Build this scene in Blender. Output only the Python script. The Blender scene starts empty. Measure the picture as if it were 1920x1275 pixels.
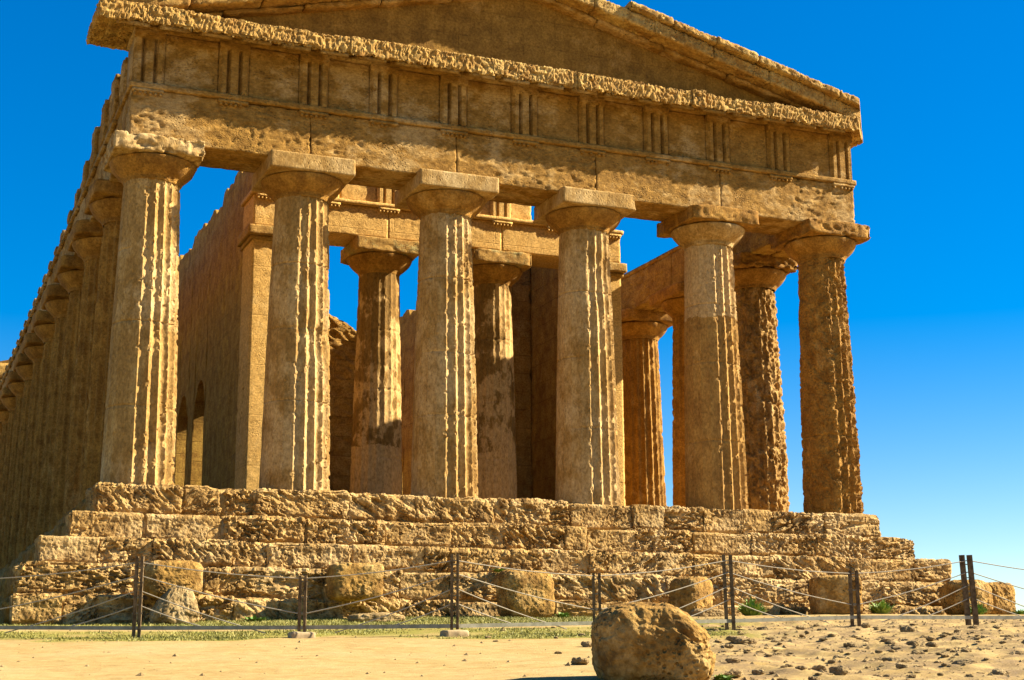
import bpy, math, random
import numpy as np
from mathutils import Matrix, Vector

# ------------------------------------------------------------------ camera, sky, sun, exposure
S = bpy.context.scene
C = S.collection
CAM = np.array([-11.93295, -28.69451, -3.34732])
YAW, PITCH, ROLL = 0.39085286, 0.21536147, -0.00449371
cy, sy, cp, sp = math.cos(YAW), math.sin(YAW), math.cos(PITCH), math.sin(PITCH)
f_ = Vector((sy*cp, cy*cp, sp)); r_ = Vector((cy, -sy, 0)); u_ = r_.cross(f_)
cr, sr = math.cos(ROLL), math.sin(ROLL)
rr = cr*r_ + sr*u_; uu = -sr*r_ + cr*u_
camd = bpy.data.cameras.new('camera'); cam = bpy.data.objects.new('camera', camd); C.objects.link(cam)
M = Matrix.Identity(4)
for i in range(3):
    M[i][0] = rr[i]; M[i][1] = uu[i]; M[i][2] = -f_[i]; M[i][3] = CAM[i]
cam.matrix_world = M
camd.sensor_width = 36; camd.lens = 2829.149/1920*36
camd.clip_start = 0.1; camd.clip_end = 5000
S.camera = cam

SUN = Vector((3.9, -1.0, 2.7)).normalized()
w = bpy.data.worlds.new('World'); S.world = w; w.use_nodes = True
nt = w.node_tree; bg = nt.nodes['Background']
sky = nt.nodes.new('ShaderNodeTexSky'); sky.sky_type = 'NISHITA'; sky.sun_disc = False
sky.sun_elevation = math.asin(SUN.z); sky.sun_rotation = math.atan2(SUN.x, SUN.y)
sky.altitude = 700; sky.air_density = 1.0; sky.dust_density = 0.0; sky.ozone_density = 2.0
hs = nt.nodes.new('ShaderNodeHueSaturation'); hs.inputs['Saturation'].default_value = 1.9; hs.inputs['Hue'].default_value = .511
gm = nt.nodes.new('ShaderNodeGamma'); gm.inputs[1].default_value = 0.8
nt.links.new(sky.outputs[0], gm.inputs[0]); nt.links.new(gm.outputs[0], hs.inputs['Color'])
nt.links.new(hs.outputs[0], bg.inputs[0]); bg.inputs[1].default_value = 0.064
sd = bpy.data.lights.new('sun', 'SUN'); sun = bpy.data.objects.new('sun', sd); C.objects.link(sun)
sd.energy = 5.0; sd.angle = math.radians(0.5); sd.color = (1.0, 0.90, 0.70)
sun.rotation_euler = SUN.to_track_quat('Z', 'Y').to_euler(); sun.location = (40, -20, 30)
S.view_settings.view_transform = 'Standard'; S.view_settings.look = 'None'
S.view_settings.gamma = 1; S.view_settings.use_curve_mapping = False
S.view_settings.exposure = 1.9

# ------------------------------------------------------------------ noise (numpy)
def _h(ix, iy, iz, seed):
    h = (ix.astype(np.uint32)*np.uint32(374761393) + iy.astype(np.uint32)*np.uint32(668265263)
         + iz.astype(np.uint32)*np.uint32(2147483647) + np.uint32((seed*974634777) & 0xffffffff))
    h ^= h >> np.uint32(13); h *= np.uint32(1274126177); h ^= h >> np.uint32(16)
    h *= np.uint32(2246822519); h ^= h >> np.uint32(15)
    return h
def vnoise(p, seed=0):                       # smooth value noise in -1..1
    i = np.floor(p).astype(np.int64); f = p - i; f = f*f*f*(f*(f*6-15)+10)
    out = 0
    for dx in (0, 1):
        wx = f[:, 0] if dx else 1-f[:, 0]
        for dy in (0, 1):
            wy = f[:, 1] if dy else 1-f[:, 1]
            for dz in (0, 1):
                wz = f[:, 2] if dz else 1-f[:, 2]
                v = _h(i[:, 0]+dx, i[:, 1]+dy, i[:, 2]+dz, seed).astype(np.float64)/2147483648.0 - 1
                out = out + v*wx*wy*wz
    return out
def fbm(p, scale=1.0, octv=4, seed=0, gain=.5):
    p = np.asarray(p, float)*scale; a = 1.0; o = 0; t = 0
    for k in range(octv):
        o = o + a*vnoise(p + 17.3*k, seed+k); t += a; a *= gain; p = p*2.03
    return o/t
def worley(p, scale=1.0, seed=0):
    p = np.asarray(p, float)*scale
    p = p + .45*np.stack([vnoise(p*1.3, seed+91), vnoise(p*1.3, seed+92), vnoise(p*1.3, seed+93)], 1)
    i = np.floor(p).astype(np.int64); best = np.full(len(p), 9.0)
    for dx in (-1, 0, 1):
        for dy in (-1, 0, 1):
            for dz in (-1, 0, 1):
                c = i + np.array([dx, dy, dz])
                q = np.stack([_h(c[:, 0], c[:, 1], c[:, 2], seed+k).astype(np.float64)/4294967296.0 for k in (0, 1, 2)], 1)
                best = np.minimum(best, ((c+q-p)**2).sum(1))
    return np.sqrt(best)
def ss(a, b, x):
    t = np.clip((x-a)/(b-a), 0, 1); return t*t*(3-2*t)

# ------------------------------------------------------------------ mesh helpers
def mesh(name, v, q, mat, smooth=True):
    v = np.ascontiguousarray(v, np.float32); q = np.ascontiguousarray(q, np.int32)
    me = bpy.data.meshes.new(name); n = q.shape[1]
    me.vertices.add(len(v)); me.vertices.foreach_set('co', v.ravel())
    me.loops.add(q.size); me.loops.foreach_set('vertex_index', q.ravel())
    me.polygons.add(len(q))
    me.polygons.foreach_set('loop_start', np.arange(0, q.size, n, dtype=np.int32))
    me.polygons.foreach_set('loop_total', np.full(len(q), n, np.int32))
    me.polygons.foreach_set('use_smooth', np.full(len(q), smooth))
    me.materials.append(mat); me.update(calc_edges=True); me.validate()
    return me
ORG = {}
def link(name, me, parent=None, loc=(0, 0, 0), label=None):
    o = bpy.data.objects.new(name, me); C.objects.link(o)
    ORG[o.name] = Vector(loc)
    if parent:
        o.parent = parent; o.location = Vector(loc) - ORG[parent.name]
    else: o.location = loc
    if label: o['label'] = label
    return o
def part(name, geo, mat, parent, loc=(0, 0, 0), smooth=True, label=None):
    """geo in world coordinates; the object's origin is put at loc"""
    v, q = geo
    return link(name, mesh(name, np.asarray(v) - np.array(loc), q, mat, smooth), parent, loc, label)
def tag(o, label, cat, group=None):
    o['label'] = label; o['category'] = cat
    if group: o['group'] = group
    return o
def empty(name, loc, label, cat, group=None):
    o = bpy.data.objects.new(name, None); C.objects.link(o); o.location = loc; o.empty_display_size = .2
    ORG[o.name] = Vector(loc); return tag(o, label, cat, group)
def cat(gs):
    vs, qs, n = [], [], 0
    for v, q in gs:
        vs.append(v); qs.append(np.asarray(q)+n); n += len(v)
    return np.concatenate(vs), np.concatenate(qs)
def cube_grid(nx, ny, nz):
    fs = []
    def face(a, b, fn, flip):
        A, B = np.meshgrid(np.arange(a+1), np.arange(b+1), indexing='ij')
        ijk = np.stack(fn(A, B), -1)
        q = np.stack([ijk[:-1, :-1], ijk[1:, :-1], ijk[1:, 1:], ijk[:-1, 1:]], 2).reshape(-1, 4, 3)
        fs.append(q[:, ::-1] if flip else q)
    o = lambda A, v: np.full_like(A, v)
    face(nx, ny, lambda A, B: (A, B, o(A, 0)), True); face(nx, ny, lambda A, B: (A, B, o(A, nz)), False)
    face(nx, nz, lambda A, B: (A, o(A, 0), B), False); face(nx, nz, lambda A, B: (A, o(A, ny), B), True)
    face(ny, nz, lambda A, B: (o(A, 0), A, B), True); face(ny, nz, lambda A, B: (o(A, nx), A, B), False)
    q = np.concatenate(fs); key = (q[..., 0]*100003 + q[..., 1])*100003 + q[..., 2]
    u, idx, inv = np.unique(key.ravel(), return_index=True, return_inverse=True)
    return q.reshape(-1, 3)[idx], inv.reshape(-1, 4)
def rbox(x0, x1, y0, y1, z0, z1, res=.05, r=.02, disp=None, deform=None):
    """a box with rounded, weathered surface: disp(pos, normal) pushes along the normal"""
    d = np.array([x1-x0, y1-y0, z1-z0]); n = np.maximum(1, np.round(d/res)).astype(int)
    ijk, q = cube_grid(*n)
    p = np.array([x0, y0, z0]) + ijk/n*d
    r = min(r, d.min()*.45)
    c = np.clip(p, np.array([x0, y0, z0])+r, np.array([x1, y1, z1])-r)
    nn = p - c; L = np.linalg.norm(nn, axis=1, keepdims=True); nn = nn/np.maximum(L, 1e-9)
    p = c + nn*r
    if disp is not None: p = p + nn*disp(p, nn)[:, None]
    if deform is not None: p = deform(p)
    return p, q
def box(x0, x1, y0, y1, z0, z1):
    return rbox(x0, x1, y0, y1, z0, z1, res=1e6, r=0)
def tube(pts, rad, n=6):
    pts = np.asarray(pts, float); rad = np.broadcast_to(rad, (len(pts),))
    T = np.gradient(pts, axis=0); T /= np.linalg.norm(T, axis=1, keepdims=True)
    up = np.array([0, 0, 1.0]) if abs(T[0, 2]) < .9 else np.array([1.0, 0, 0])
    A = np.cross(T, up); A /= np.linalg.norm(A, axis=1, keepdims=True); B = np.cross(A, T)
    th = np.arange(n)/n*2*np.pi
    v = pts[:, None] + rad[:, None, None]*(np.cos(th)[None, :, None]*A[:, None]+np.sin(th)[None, :, None]*B[:, None])
    m = len(pts); idx = np.arange(m*n).reshape(m, n)
    q = np.stack([idx[:-1], np.roll(idx, -1, 1)[:-1], np.roll(idx, -1, 1)[1:], idx[1:]], -1).reshape(-1, 4)
    return v.reshape(-1, 3), q
def bar(p, q_, w, t, side):
    """a straight bar of width w along 'side' and thickness t"""
    p = np.array(p, float); q_ = np.array(q_, float); T = q_-p; T /= np.linalg.norm(T)
    s = np.array(side, float); s -= T*(s@T); s /= np.linalg.norm(s); k = np.cross(T, s)
    v = [e + a*s*w/2 + b*k*t/2 for e in (p, q_) for a, b in ((-1, -1), (1, -1), (1, 1), (-1, 1))]
    return np.array(v), np.array([(0, 1, 5, 4), (1, 2, 6, 5), (2, 3, 7, 6), (3, 0, 4, 7), (3, 2, 1, 0), (4, 5, 6, 7)])

# ------------------------------------------------------------------ materials
def newmat(name):
    m = bpy.data.materials.new(name); m.use_nodes = True
    return m, m.node_tree, m.node_tree.nodes['Principled BSDF']
def N(t, kind, **kw):
    n = t.nodes.new(kind)
    for k, v in kw.items():
        if k in n.inputs: n.inputs[k].default_value = v
        else: setattr(n, k, v)
    return n
def noise(t, vec, scale, detail=4, rough=.55, dist=0.0):
    n = N(t, 'ShaderNodeTexNoise', Scale=scale, Detail=detail, Roughness=rough, Distortion=dist)
    t.links.new(vec, n.inputs['Vector']); return n.outputs['Fac']
def ramp(t, fac, a, b, c0=(0, 0, 0, 1), c1=(1, 1, 1, 1)):
    n = N(t, 'ShaderNodeValToRGB'); e = n.color_ramp.elements
    e[0].position = a; e[1].position = b; e[0].color = c0; e[1].color = c1
    t.links.new(fac, n.inputs['Fac']); return n.outputs['Color']
def mix(t, fac, a, b, mode='MIX'):
    n = N(t, 'ShaderNodeMix', data_type='RGBA', blend_type=mode)
    for s, v in ((0, fac), (6, a), (7, b)):
        if isinstance(v, (float, int)): n.inputs[s].default_value = v
        elif isinstance(v, tuple): n.inputs[s].default_value = (*v[:3], 1)
        else: t.links.new(v, n.inputs[s])
    return n.outputs[2]
def vmap(t, vec, scale=(1, 1, 1), rot=(0, 0, 0)):
    n = N(t, 'ShaderNodeMapping'); n.inputs['Scale'].default_value = scale; n.inputs['Rotation'].default_value = rot
    t.links.new(vec, n.inputs['Vector']); return n.outputs['Vector']
def mathn(t, op, a, b=0.0):
    n = N(t, 'ShaderNodeMath', operation=op)
    for s, v in ((0, a), (1, b)):
        if isinstance(v, (float, int)): n.inputs[s].default_value = v
        else: t.links.new(v, n.inputs[s])
    return n.outputs[0]
def stone(name, base, dark, pale, pale_at=(.52, .62), pale_max=.8, dark_at=(.35, .6), streak=.5,
          bump=.5, pits=.5, grain=45, stretch=(1, 1, 1), joints=None, big=.55, lichen=None, rot=(0, 0, 0), pale_z=None):
    base, dark, pale = [tuple(c*k for c, k in zip(col, (.81, .775, .60))) for col in (base, dark, pale)]
    m, t, b = newmat(name)
    P = N(t, 'ShaderNodeNewGeometry').outputs['Position']
    V = vmap(t, P, stretch, rot)
    n1 = noise(t, P, big, 5, .6); n2 = noise(t, V, 3.2, 6, .65); n3 = noise(t, vmap(t, P, (5, 5, .35)), 1.0, 5, .6)
    n4 = noise(t, V, grain*.45, 5, .7)
    col = mix(t, ramp(t, n2, *dark_at), dark, base)
    col = mix(t, mathn(t, 'MULTIPLY', ramp(t, n3, .45, .62), streak), col, dark)
    mask = mathn(t, 'ADD', mathn(t, 'MULTIPLY', n1, .6), mathn(t, 'MULTIPLY', n2, .4))
    col = mix(t, mathn(t, 'MULTIPLY', ramp(t, mask, *pale_at), pale_max), col, pale)
    if pale_z:                                               # plaster or new stone between two heights
        sz = N(t, 'ShaderNodeSeparateXYZ'); t.links.new(P, sz.inputs[0])
        zz = mathn(t, 'ADD', sz.outputs[2], mathn(t, 'MULTIPLY', n2, .35))
        k = mathn(t, 'MULTIPLY', mathn(t, 'GREATER_THAN', zz, pale_z[0]+.17), mathn(t, 'LESS_THAN', zz, pale_z[1]+.17))
        col = mix(t, mathn(t, 'MULTIPLY', k, pale_z[2]), col, pale)
    if lichen:
        col = mix(t, mathn(t, 'MULTIPLY', ramp(t, noise(t, P, 2.4, 6, .7), .52, .62), .75), col, lichen)
    g = ramp(t, n4, .28, .72, (.42, .39, .34, 1), (1.42, 1.45, 1.5, 1))
    col = mix(t, .85, col, g, 'MULTIPLY')
    h = mathn(t, 'ADD', mathn(t, 'MULTIPLY', noise(t, V, grain, 6, .7), .6), mathn(t, 'MULTIPLY', n2, .6))
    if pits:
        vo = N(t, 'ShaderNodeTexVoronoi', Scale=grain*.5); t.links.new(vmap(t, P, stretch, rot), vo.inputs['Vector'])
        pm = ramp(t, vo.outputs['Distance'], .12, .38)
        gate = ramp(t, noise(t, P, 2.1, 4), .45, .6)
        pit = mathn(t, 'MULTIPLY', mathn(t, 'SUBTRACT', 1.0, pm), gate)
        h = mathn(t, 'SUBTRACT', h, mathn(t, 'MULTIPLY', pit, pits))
        col = mix(t, mathn(t, 'MULTIPLY', pit, .45), col, tuple(c*.45 for c in dark))     # shade of the pores painted into the colour
    if joints:
        axis, bw, bh = joints
        sep = N(t, 'ShaderNodeSeparateXYZ'); t.links.new(P, sep.inputs[0])
        cmb = N(t, 'ShaderNodeCombineXYZ'); t.links.new(sep.outputs[axis], cmb.inputs[0]); t.links.new(sep.outputs[2], cmb.inputs[1])
        wob = mix(t, .03, cmb.outputs[0], N(t, 'ShaderNodeTexNoise', Scale=2.0).outputs['Color'], 'ADD')
        br = N(t, 'ShaderNodeTexBrick', Scale=1.0, offset=.5); br.inputs['Brick Width'].default_value = bw
        br.inputs['Row Height'].default_value = bh; br.inputs['Mortar Size'].default_value = .012; br.inputs['Mortar Smooth'].default_value = .6
        br.inputs['Color1'].default_value = (1.05, 1.05, 1.04, 1); br.inputs['Color2'].default_value = (.92, .91, .90, 1)
        br.inputs['Mortar'].default_value = (.78, .75, .70, 1)
        t.links.new(wob, br.inputs['Vector'])
        col = mix(t, .8, col, br.outputs['Color'], 'MULTIPLY')
        h = mathn(t, 'SUBTRACT', h, mathn(t, 'MULTIPLY', br.outputs['Fac'], .6))
    t.links.new(col, b.inputs['Base Color'])
    b.inputs['Roughness'].default_value = .93; b.inputs['Specular IOR Level'].default_value = .15
    bp = N(t, 'ShaderNodeBump', Strength=bump, Distance=.05); t.links.new(h, bp.inputs['Height'])
    t.links.new(bp.outputs[0], b.inputs['Normal'])
    return m
OCH = (.50, .285, .085); DRK = (.27, .135, .035); PAL = (.56, .37, .19)
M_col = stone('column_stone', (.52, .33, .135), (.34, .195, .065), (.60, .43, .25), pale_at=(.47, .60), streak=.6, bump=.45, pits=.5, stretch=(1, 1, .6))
M_col5 = stone('half_plastered_column_stone', (.48, .28, .09), (.30, .16, .05), (.62, .43, .24), pale_at=(.56, .68), streak=.45, bump=.35, pits=.3, stretch=(1, 1, .6), pale_z=(4.25, 5.9, .75))
M_colr = stone('worn_column_stone', (.44, .235, .055), (.24, .115, .025), (.52, .33, .14), pale_at=(.56, .68), streak=.5, bump=.6, pits=.6)
M_hol = stone('hollowed_column_stone', (.50, .30, .11), (.28, .15, .045), (.60, .41, .22), pale_at=(.48, .62), streak=.4, bump=.5, pits=.5)
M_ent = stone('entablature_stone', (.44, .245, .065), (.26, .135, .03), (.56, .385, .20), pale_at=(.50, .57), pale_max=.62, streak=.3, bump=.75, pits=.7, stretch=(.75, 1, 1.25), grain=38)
M_cor = stone('cornice_stone', (.56, .35, .12), (.34, .18, .05), (.60, .42, .18), streak=.2, bump=.9, pits=.9, grain=30)
M_tym = stone('tympanum_stone', (.36, .20, .045), (.22, .115, .025), (.42, .26, .10), pale_at=(.57, .68), streak=.35, bump=.45, pits=.3, joints=(0, 1.5, .62))
M_step = stone('step_stone', (.57, .36, .148), (.25, .145, .055), (.66, .48, .28), pale_at=(.48, .62), streak=.1, bump=.9, pits=1.2, grain=30, big=.9, dark_at=(.38, .56))
M_mort = stone('mortar_fill', (.60, .43, .24), (.48, .33, .17), (.62, .47, .29), bump=.4, pits=.1)
M_cel = stone('cella_stone', (.50, .305, .075), (.30, .155, .035), (.50, .32, .12), pale_at=(.55, .7), streak=.35, bump=.7, pits=.5, joints=(1, 1.25, .52))
M_dor = stone('door_wall_stone', (.54, .32, .10), (.36, .19, .05), (.58, .40, .20), pale_at=(.55, .7), streak=.3, bump=.9, pits=.7, joints=(0, 1.1, .5))
M_ant = stone('anta_stone', (.72, .445, .165), (.58, .33, .10), (.74, .50, .24), streak=.15, bump=.5, pits=.5, dark_at=(.2, .5), joints=(0, 2.6, 1.15))
M_pla = stone('plastered_column_stone', (.29, .165, .05), (.19, .105, .03), (.56, .36, .17), pale_at=(.495, .53), pale_max=.92, streak=.2, bump=.4, pits=.4, big=1.1, stretch=(1, 1, .5), pale_z=(-1, 1.75, .9))
M_aba = stone('lichen_abacus_stone', (.52, .31, .10), (.34, .19, .06), PAL, streak=.1, bump=.6, pits=.6, lichen=(.25, .22, .09))
M_flr = stone('temple_floor', (.52, .34, .14), (.36, .22, .08), PAL, streak=0, bump=.6, pits=.3)
M_bou = stone('boulder_stone', (.48, .28, .085), (.24, .13, .04), (.58, .40, .19), pale_at=(.5, .6), streak=.1, bump=1.0, pits=1.0, grain=40, big=1.9, dark_at=(.36, .56))
M_grb = stone('grey_boulder_stone', (.42, .29, .15), (.22, .15, .08), (.52, .39, .24), streak=.1, bump=.8, pits=.6, grain=40, big=1.6)
M_sto = stone('loose_stone', (.42, .30, .17), (.26, .18, .10), (.50, .38, .24), streak=0, bump=.8, pits=.4, grain=60, big=3)

def ground_mat():
    m, t, b = newmat('sandy_ground')
    P = N(t, 'ShaderNodeNewGeometry').outputs['Position']
    n1 = noise(t, P, .7, 5, .6); n2 = noise(t, P, 5, 6, .65); n3 = noise(t, P, 60, 4, .7)
    col = mix(t, ramp(t, n2, .3, .68), (.29, .185, .06), (.41, .292, .118))
    col = mix(t, mathn(t, 'MULTIPLY', ramp(t, n1, .45, .65), .5), col, (.43, .31, .145))
    at = N(t, 'ShaderNodeAttribute', attribute_name='turf'); sep = N(t, 'ShaderNodeSeparateColor'); t.links.new(at.outputs['Color'], sep.inputs[0])
    rk = mathn(t, 'MULTIPLY', ramp(t, noise(t, P, 3.0, 6, .7), .42, .58), sep.outputs[1])
    col = mix(t, rk, col, (.22, .148, .07))
    tm = ramp(t, mathn(t, 'ADD', mathn(t, 'MULTIPLY', sep.outputs[0], .7), mathn(t, 'MULTIPLY', n2, .55)), .44, .66)
    col = mix(t, mathn(t, 'MULTIPLY', tm, .85), col, mix(t, ramp(t, n3, .3, .7), (.115, .13, .008), (.22, .20, .03)))
    sp = ramp(t, noise(t, P, 26, 3, .6), .60, .68); col = mix(t, mathn(t, 'MULTIPLY', sp, .55), col, (.20, .13, .055))
    wv = ramp(t, noise(t, P, 1.9, 7, .7, 1.5), .50, .62); col = mix(t, mathn(t, 'MULTIPLY', wv, .30), col, (.30, .19, .065))
    col = mix(t, .6, col, ramp(t, n3, .25, .75, (.7, .68, .64, 1), (1.2, 1.2, 1.2, 1)), 'MULTIPLY')
    t.links.new(col, b.inputs['Base Color']); b.inputs['Roughness'].default_value = .95; b.inputs['Specular IOR Level'].default_value = .1
    h = mathn(t, 'ADD', mathn(t, 'MULTIPLY', n3, .5), n2)
    bp = N(t, 'ShaderNodeBump', Strength=.5, Distance=.03); t.links.new(h, bp.inputs['Height']); t.links.new(bp.outputs[0], b.inputs['Normal'])
    return m
M_gnd = ground_mat()
def simple(name, c0, c1, scale, rough=.6, metal=0.0, bump=.2):
    m, t, b = newmat(name); P = N(t, 'ShaderNodeNewGeometry').outputs['Position']
    n = noise(t, P, scale, 5, .6); t.links.new(mix(t, ramp(t, n, .35, .65), c0, c1), b.inputs['Base Color'])
    b.inputs['Specular IOR Level'].default_value = .06; b.inputs['Roughness'].default_value = rough; b.inputs['Metallic'].default_value = metal
    bp = N(t, 'ShaderNodeBump', Strength=bump, Distance=.01); t.links.new(n, bp.inputs['Height']); t.links.new(bp.outputs[0], b.inputs['Normal'])
    return m
M_post = simple('weathered_post_metal', (.065, .042, .022), (.17, .115, .06), 14, .9, 0)
M_rail = simple('grey_rail_metal', (.21, .19, .13), (.33, .30, .22), 9, .6, 0)
M_rope = simple('pale_rope', (.26, .22, .16), (.40, .34, .25), 60, .85)
M_conc = simple('concrete_foot', (.30, .21, .11), (.42, .31, .17), 12, .95, 0, .6)
def leafmat(name, c0, c1):
    m, t, b = newmat(name); P = N(t, 'ShaderNodeNewGeometry').outputs['Position']
    t.links.new(mix(t, ramp(t, noise(t, P, 3.0, 4, .6), .35, .65), c0, c1), b.inputs['Base Color'])
    b.inputs['Roughness'].default_value = .7; b.inputs['Subsurface Weight'].default_value = 0
    return m
M_grass = leafmat('dry_grass', (.13, .135, .012), (.30, .25, .05))
M_weed = leafmat('weed_leaf', (.08, .17, .015), (.19, .27, .04))

# ------------------------------------------------------------------ terrain
FH = np.array([math.sin(YAW), math.cos(YAW)]); RH = np.array([FH[1], -FH[0]])
def to_xy(D, L): return CAM[:2] + np.multiply.outer(D, FH) + np.multiply.outer(L, RH)
KD = [-60, -12, 0, 4, 8, 10, 12, 16, 20, 23, 25.5, 28, 31, 35, 42, 60, 100, 400, 3000]
KZ = [-6.2, -5.5, -4.95, -4.45, -3.84, -3.62, -3.43, -3.18, -2.92, -2.72, -2.555, -2.41, -2.29, -2.24, -2.35, -3.4, -7, -60, -300]
def ground_z(x, y):
    x = np.asarray(x, float); y = np.asarray(y, float)
    dx, dy = x-CAM[0], y-CAM[1]; D = dx*FH[0]+dy*FH[1]; L = dx*RH[0]+dy*RH[1]
    z = (np.interp(D, KD, KZ)+np.interp(D-.6, KD, KZ)+np.interp(D+.6, KD, KZ))/3
    P = np.stack([x.ravel(), y.ravel(), 0*x.ravel()], 1)
    near = (1-ss(36, 60, D))
    z = z + near*.03*fbm(P, .35, 3, 3).reshape(x.shape)
    rocky = ss(.05, .13, L/np.maximum(D, 1)+.02*fbm(P, .6, 3, 5).reshape(x.shape))*near*(1-ss(25, 29, D))
    rid = 1-np.abs(fbm(P*np.array([1, 1, 1]), .9, 4, 11)).reshape(x.shape)*2.2
    z = z + rocky*(.060*(np.clip(rid, 0, 1)**2-.45) + .02*fbm(P, 3.2, 3, 13).reshape(x.shape))
    z = z + near*.008*fbm(P, 4, 3, 7).reshape(x.shape)
    return z, D, L, rocky
def gz(x, y): return float(ground_z(np.array([x]), np.array([y]))[0][0])
def turf_mask(x, y, D, L):
    P = np.stack([x.ravel(), y.ravel(), 0*x.ravel()], 1); n = fbm(P, .45, 4, 21).reshape(x.shape)
    a = ss(18.7, 20.0, D + 1.6*n + .06*L*(L < 0))*(1-ss(21.8, 22.8, D+1.0*n))       # strip along the fence
    b = ss(23.0, 23.6, D+.9*n)*(1-ss(29, 31, D))                                  # strip at the foot of the steps
    k = np.clip(.55+1.2*n, 0, 1)
    right = 1-ss(1.2, 4.5, L)*.75
    return np.clip(np.maximum(a, b), 0, 1)*right*(.45+.55*k)
def build_ground():
    Ds = np.concatenate([[-60, -35, -20, -10, -4, 0, 3, 5, 6.5, 7.6], np.arange(8.4, 14, .045), np.arange(14, 20, .06), np.arange(20, 33, .08),
                         np.arange(33, 45, .5), [46, 50, 56, 64, 75, 90, 120, 160, 220, 320, 500, 800, 1300, 2000, 3000]])
    Ls = np.concatenate([-np.array([3000, 1800, 1000, 600, 350, 200, 120, 80, 55, 40, 30, 24, 20, 17, 15, 13]), np.arange(-11.5, 15, .06), [16, 18, 20, 24, 30, 40, 55, 80, 120, 200, 350, 600, 1000, 1800, 3000]])
    DD, LL = np.meshgrid(Ds, Ls, indexing='ij')
    xy = CAM[:2] + DD[..., None]*FH + LL[..., None]*RH
    z, D, L, rk = ground_z(xy[..., 0], xy[..., 1])
    v = np.concatenate([xy, z[..., None]], -1).reshape(-1, 3); n, m = DD.shape; idx = np.arange(n*m).reshape(n, m)
    q = np.stack([idx[:-1, :-1], idx[:-1, 1:], idx[1:, 1:], idx[1:, :-1]], -1).reshape(-1, 4)
    me = mesh('ground', v, q, M_gnd)
    t = turf_mask(xy[..., 0], xy[..., 1], D, L)
    c = np.zeros((n*m, 4), np.float32); c[:, 0] = t.ravel(); c[:, 1] = rk.ravel(); c[:, 3] = 1
    a = me.color_attributes.new('turf', 'FLOAT_COLOR', 'POINT'); a.data.foreach_set('color', c.ravel())
    o = link('ground', me); o['kind'] = 'structure'
build_ground()

# ------------------------------------------------------------------ temple
BASE = -2.45
temple = empty('temple', (0, 0, BASE), 'large ochre stone temple ruin with fluted columns and a pediment, on stepped blocks', 'temple')
XS = [-7.7, -4.7, -1.6, 1.6, 4.7, 7.7]
YS = [0.0, 3.0] + [3.0+3.15*k for k in range(1, 11)] + [37.5]
LEN = 37.5

# --- stepped base: each course a part made of weathered blocks
def cav(p, scale, seed, a=.0, b=.35):                # ragged cavities, 0..1
    q = p*scale; q = q + .7*np.stack([vnoise(q*.7, seed+81), vnoise(q*.7, seed+82), vnoise(q*.7, seed+83)], 1)
    return ss(a, b, fbm(q, 1, 3, seed))
def block_disp(seed, style, amp=1.0, zlim=None):
    rd = random.Random(seed*7+1); ang = rd.choice([rd.uniform(-.2, .2), rd.uniform(.4, .75), rd.uniform(-.6, -.3)])
    sx = rd.uniform(.35, .7); dep = rd.uniform(.7, 1.25); ca, sa = math.cos(ang), math.sin(ang)
    def d(p, n):
        edge = 1-np.abs(n).max(1)                            # 0 on faces, ~.3 along edges
        q = np.stack([(p[:, 0]*ca-p[:, 2]*sa)*sx, p[:, 1], p[:, 0]*sa+p[:, 2]*ca], 1)      # the bedding of this block
        o = .028*fbm(p, 1.6, 4, seed)
        if style == 0:                                       # pitted, fibrous stone
            k = .25+.75*ss(-.3, .25, fbm(p, 1.2, 3, seed+9))
            o = o + dep*k*(-.060*cav(q, 11, seed+50, .0, .25) - .060*cav(q, 21, seed+60, .0, .25)) + .024*fbm(q, 22, 3, seed+4) + .03
        elif style == 1:                                     # slanted strata
            o = o + dep*(.050*fbm(q*np.array([.5, 1, 1]), 11, 3, seed+30) - .06*cav(q*np.array([.6, 1, 1]), 17, seed+6, .0, .3)*ss(-.2, .25, fbm(p, 1.5, 2, seed+7))) + .016*fbm(p, 22, 3, seed+3) + .012
        else:                                                # fairly smooth ashlar
            o = o*.6 + .012*fbm(q, 10, 4, seed+2) - .035*cav(q, 14, seed+8, .12, .35)*ss(-.15, .3, fbm(p, 1.5, 2, seed+1)) + .012*fbm(p, 24, 2, seed+6)
        o = o - edge*.60*np.clip(.03+fbm(p, 1.9, 3, seed+70)+.5*fbm(p, 7, 2, seed+71), 0, 1)
        if zlim:                                             # worn back along the bed joint, overhanging lip above
            h = (p[:, 2]-zlim[0])/(zlim[1]-zlim[0]) + .10*fbm(p*np.array([1, 1, .3]), 2.2, 3, seed+75)
            o = o - .075*ss(.24, .02, h)*np.clip(.7+1.2*fbm(p, 1.1, 2, seed+76), .2, 1.3) + .02*ss(.6, .9, h)
        return amp*o - .005
    return d
rnd = random.Random(4)
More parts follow.
